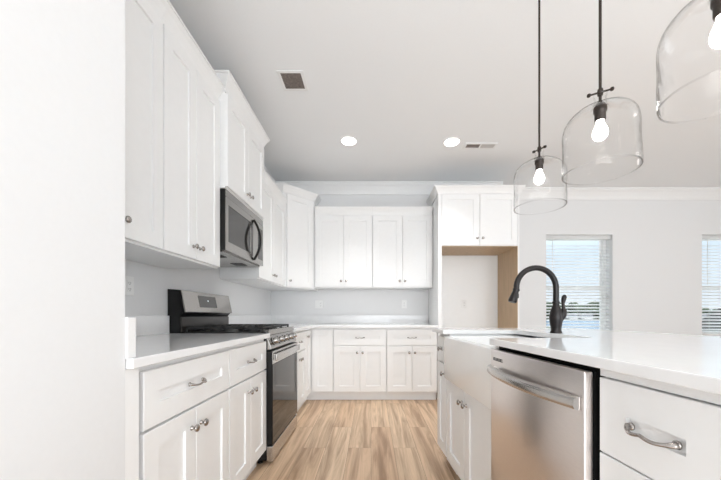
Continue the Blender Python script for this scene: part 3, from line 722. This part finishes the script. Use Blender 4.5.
# ------------------------------------------------------------------ blinds
def blind(label, x0, x1):
    r = thing('window_blind', label, 'blind', ((x0+x1)/2, YW+0.06, WZ[0]+0.02), 0, 'white slatted window blinds')
    hw_ = (x1-x0)/2-0.008; H = WZ[1]-WZ[0]-0.02
    MB().box(-hw_, hw_, -0.035, 0.03, H-0.062, H-0.002, 0.003).build('headrail', M['blind'], r)
    s = MB(); z = 0.055; ang = math.radians(20)
    n = int((H-0.075-z)/0.0465)
    for k in range(n):
        zc = z+k*0.0465; d = 0.025; c, sn = math.cos(ang)*d, math.sin(ang)*d; t = 0.0014
        s.yzprism([(-c, zc-sn-t), (c, zc+sn-t), (c, zc+sn+t), (-c, zc-sn+t)], -hw_+0.004, hw_-0.004)
    s.build('slats', M['blind'], r)
    MB().box(-hw_+0.004, hw_-0.004, -0.026, 0.026, 0.006, 0.024, 0.003).build('bottom_rail', M['blind'], r)
    for x in (-hw_*0.72, 0, hw_*0.72): MB().box(x-0.001, x+0.001, -0.027, -0.0255, 0.02, H-0.06).build('ladder_cord', M['blind'], r)
    MB().tube([(-hw_*0.80, -0.038, H-0.05), (-hw_*0.80, -0.038, H-0.75)], 0.0035, 8).build('tilt_wand', M['blind'], r)
blind('white slatted blind in the window behind the faucet', *WIN[0])
blind('white slatted blind in the window cut by the picture edge', *WIN[1])

# ------------------------------------------------------------------ outside
ZG = -3.6
struct(MB().box(-40, 120, 11, 70, ZG-0.4, ZG).build('lawn', M['grass']))
M['bounce_pale'] = noisy(mat('pale_bounce_slab', (0.62, 0.62, 0.61), 0.9), 2, 0.06)
struct(MB().box(-1, 12, YW+0.6, 11, ZG, -0.55).build('bounce_slab', M['bounce_pale']))  # unseen pale slab added to bounce light onto blinds and window jambs
struct(MB().box(-100, 900, 70, 290, ZG-1.0, ZG-0.6).build('lake', M['lake']))
struct(MB().box(-100, 900, 290, 700, ZG-1.0, ZG+0.2).build('lake_shore', M['bank']))
def crown_blob(mb, c, R, seed, n=9, flat=0.8):
    rnd = random.Random(seed)
    for k in range(n):
        a = rnd.uniform(0, 2*PI); q = rnd.uniform(0, 0.62)*R
        p = Vector((c[0]+q*math.cos(a), c[1]+q*math.sin(a), c[2]+rnd.uniform(-0.55, 0.5)*R*flat))
        vs = bmesh.ops.create_icosphere(mb.bm, subdivisions=2, radius=R*rnd.uniform(0.4, 0.62))['verts']
        for v in vs:
            v.co = v.co*(1+0.28*noise.noise(v.co*(3.2/R)+Vector((k*3.1, seed, 0)))) + p
def tree(x, y, h, seed, label, group, m='leaf', zg=ZG):
    r = thing('tree', label, 'tree', (x, y, zg), 0, group)
    b = MB(); crown_blob(b, (0, 0, h*0.5), h*0.40, seed, 14, 1.0); b.build('tree_crown', M[m], r, smooth=True)
    MB().tube([(0, 0, 0), (0, 0, h*0.55)], [h*0.03, h*0.018], 8).build('trunk', M['bark'], r)
far_label = 'dark green tree on the far lake shore, seen through a window blind'
rnd = random.Random(5)
for i in range(14):
    row = i % 2
    tree(158+i*8.6, 312+row*20+rnd.uniform(-2, 2), rnd.uniform(15, 20)+row*1.5, 20+i, far_label, 'trees on the far shore', zg=ZG+0.2)
for i in range(10):
    row = i % 2
    tree(308+i*7.4, 315+row*20+rnd.uniform(-2, 2), rnd.uniform(10, 13), 60+i, far_label, 'trees on the far shore', zg=ZG+0.2)
def house(x, y, w_, d_, h_, roof_h, label, rz=0.0, mr='shingle2', zg=ZG+0.2, mw='siding'):
    r = thing('house', label, 'house', (x, y, zg), rz, 'houses beyond the lake' if y > 200 else None)
    MB().box(-w_/2, w_/2, -d_/2, d_/2, 0, h_).yzprism([(-d_/2, h_), (d_/2, h_), (0, h_+roof_h)], -w_/2, w_/2).build('house_wall', M[mw], r)
    b = MB(); o_ = w_*0.05
    b.yzprism([(-d_/2-o_, h_-0.05*h_), (0, h_+roof_h), (d_/2+o_, h_-0.05*h_), (d_/2+o_, h_), (0, h_+roof_h+0.03*w_), (-d_/2-o_, h_)], -w_/2-o_, w_/2+o_)
    b.build('house_roof', M[mr], r)
for i, (x, y, w_) in enumerate(((178, 296, 9), (192, 297, 8), (205, 296, 9), (318, 300, 11), (334, 302, 10))):
    house(x, y, w_, 7, 3.2, 1.8, 'pale house on the far lake shore, seen through a window blind')
house(27.9, 19.0, 4.0, 12, 3.7, 4.0, 'near house with dark shingle roof outside the window at the picture edge', rz=PI/2, mr='shingle', zg=ZG, mw='cedar')
tree(10.6, 18.6, 4.4, 91, 'green leafy tree outside the window behind the faucet', 'trees near the house', 'bushleaf')
for i, (x, y, h) in enumerate(((12.6, 17.0, 2.4), (15.0, 18.5, 2.2))):
    b = MB(); crown_blob(b, (0, 0, h*0.5), h*0.5, 33+i, 8); o = b.build('shrub', M['bushleaf'], smooth=True); o.location = (x, y, ZG)
    tag(o, ['green shrub below the leafy tree outside the faucet window', 'lower green shrub by the lawn outside the faucet window'][i], 'shrub', 'shrubs outside')
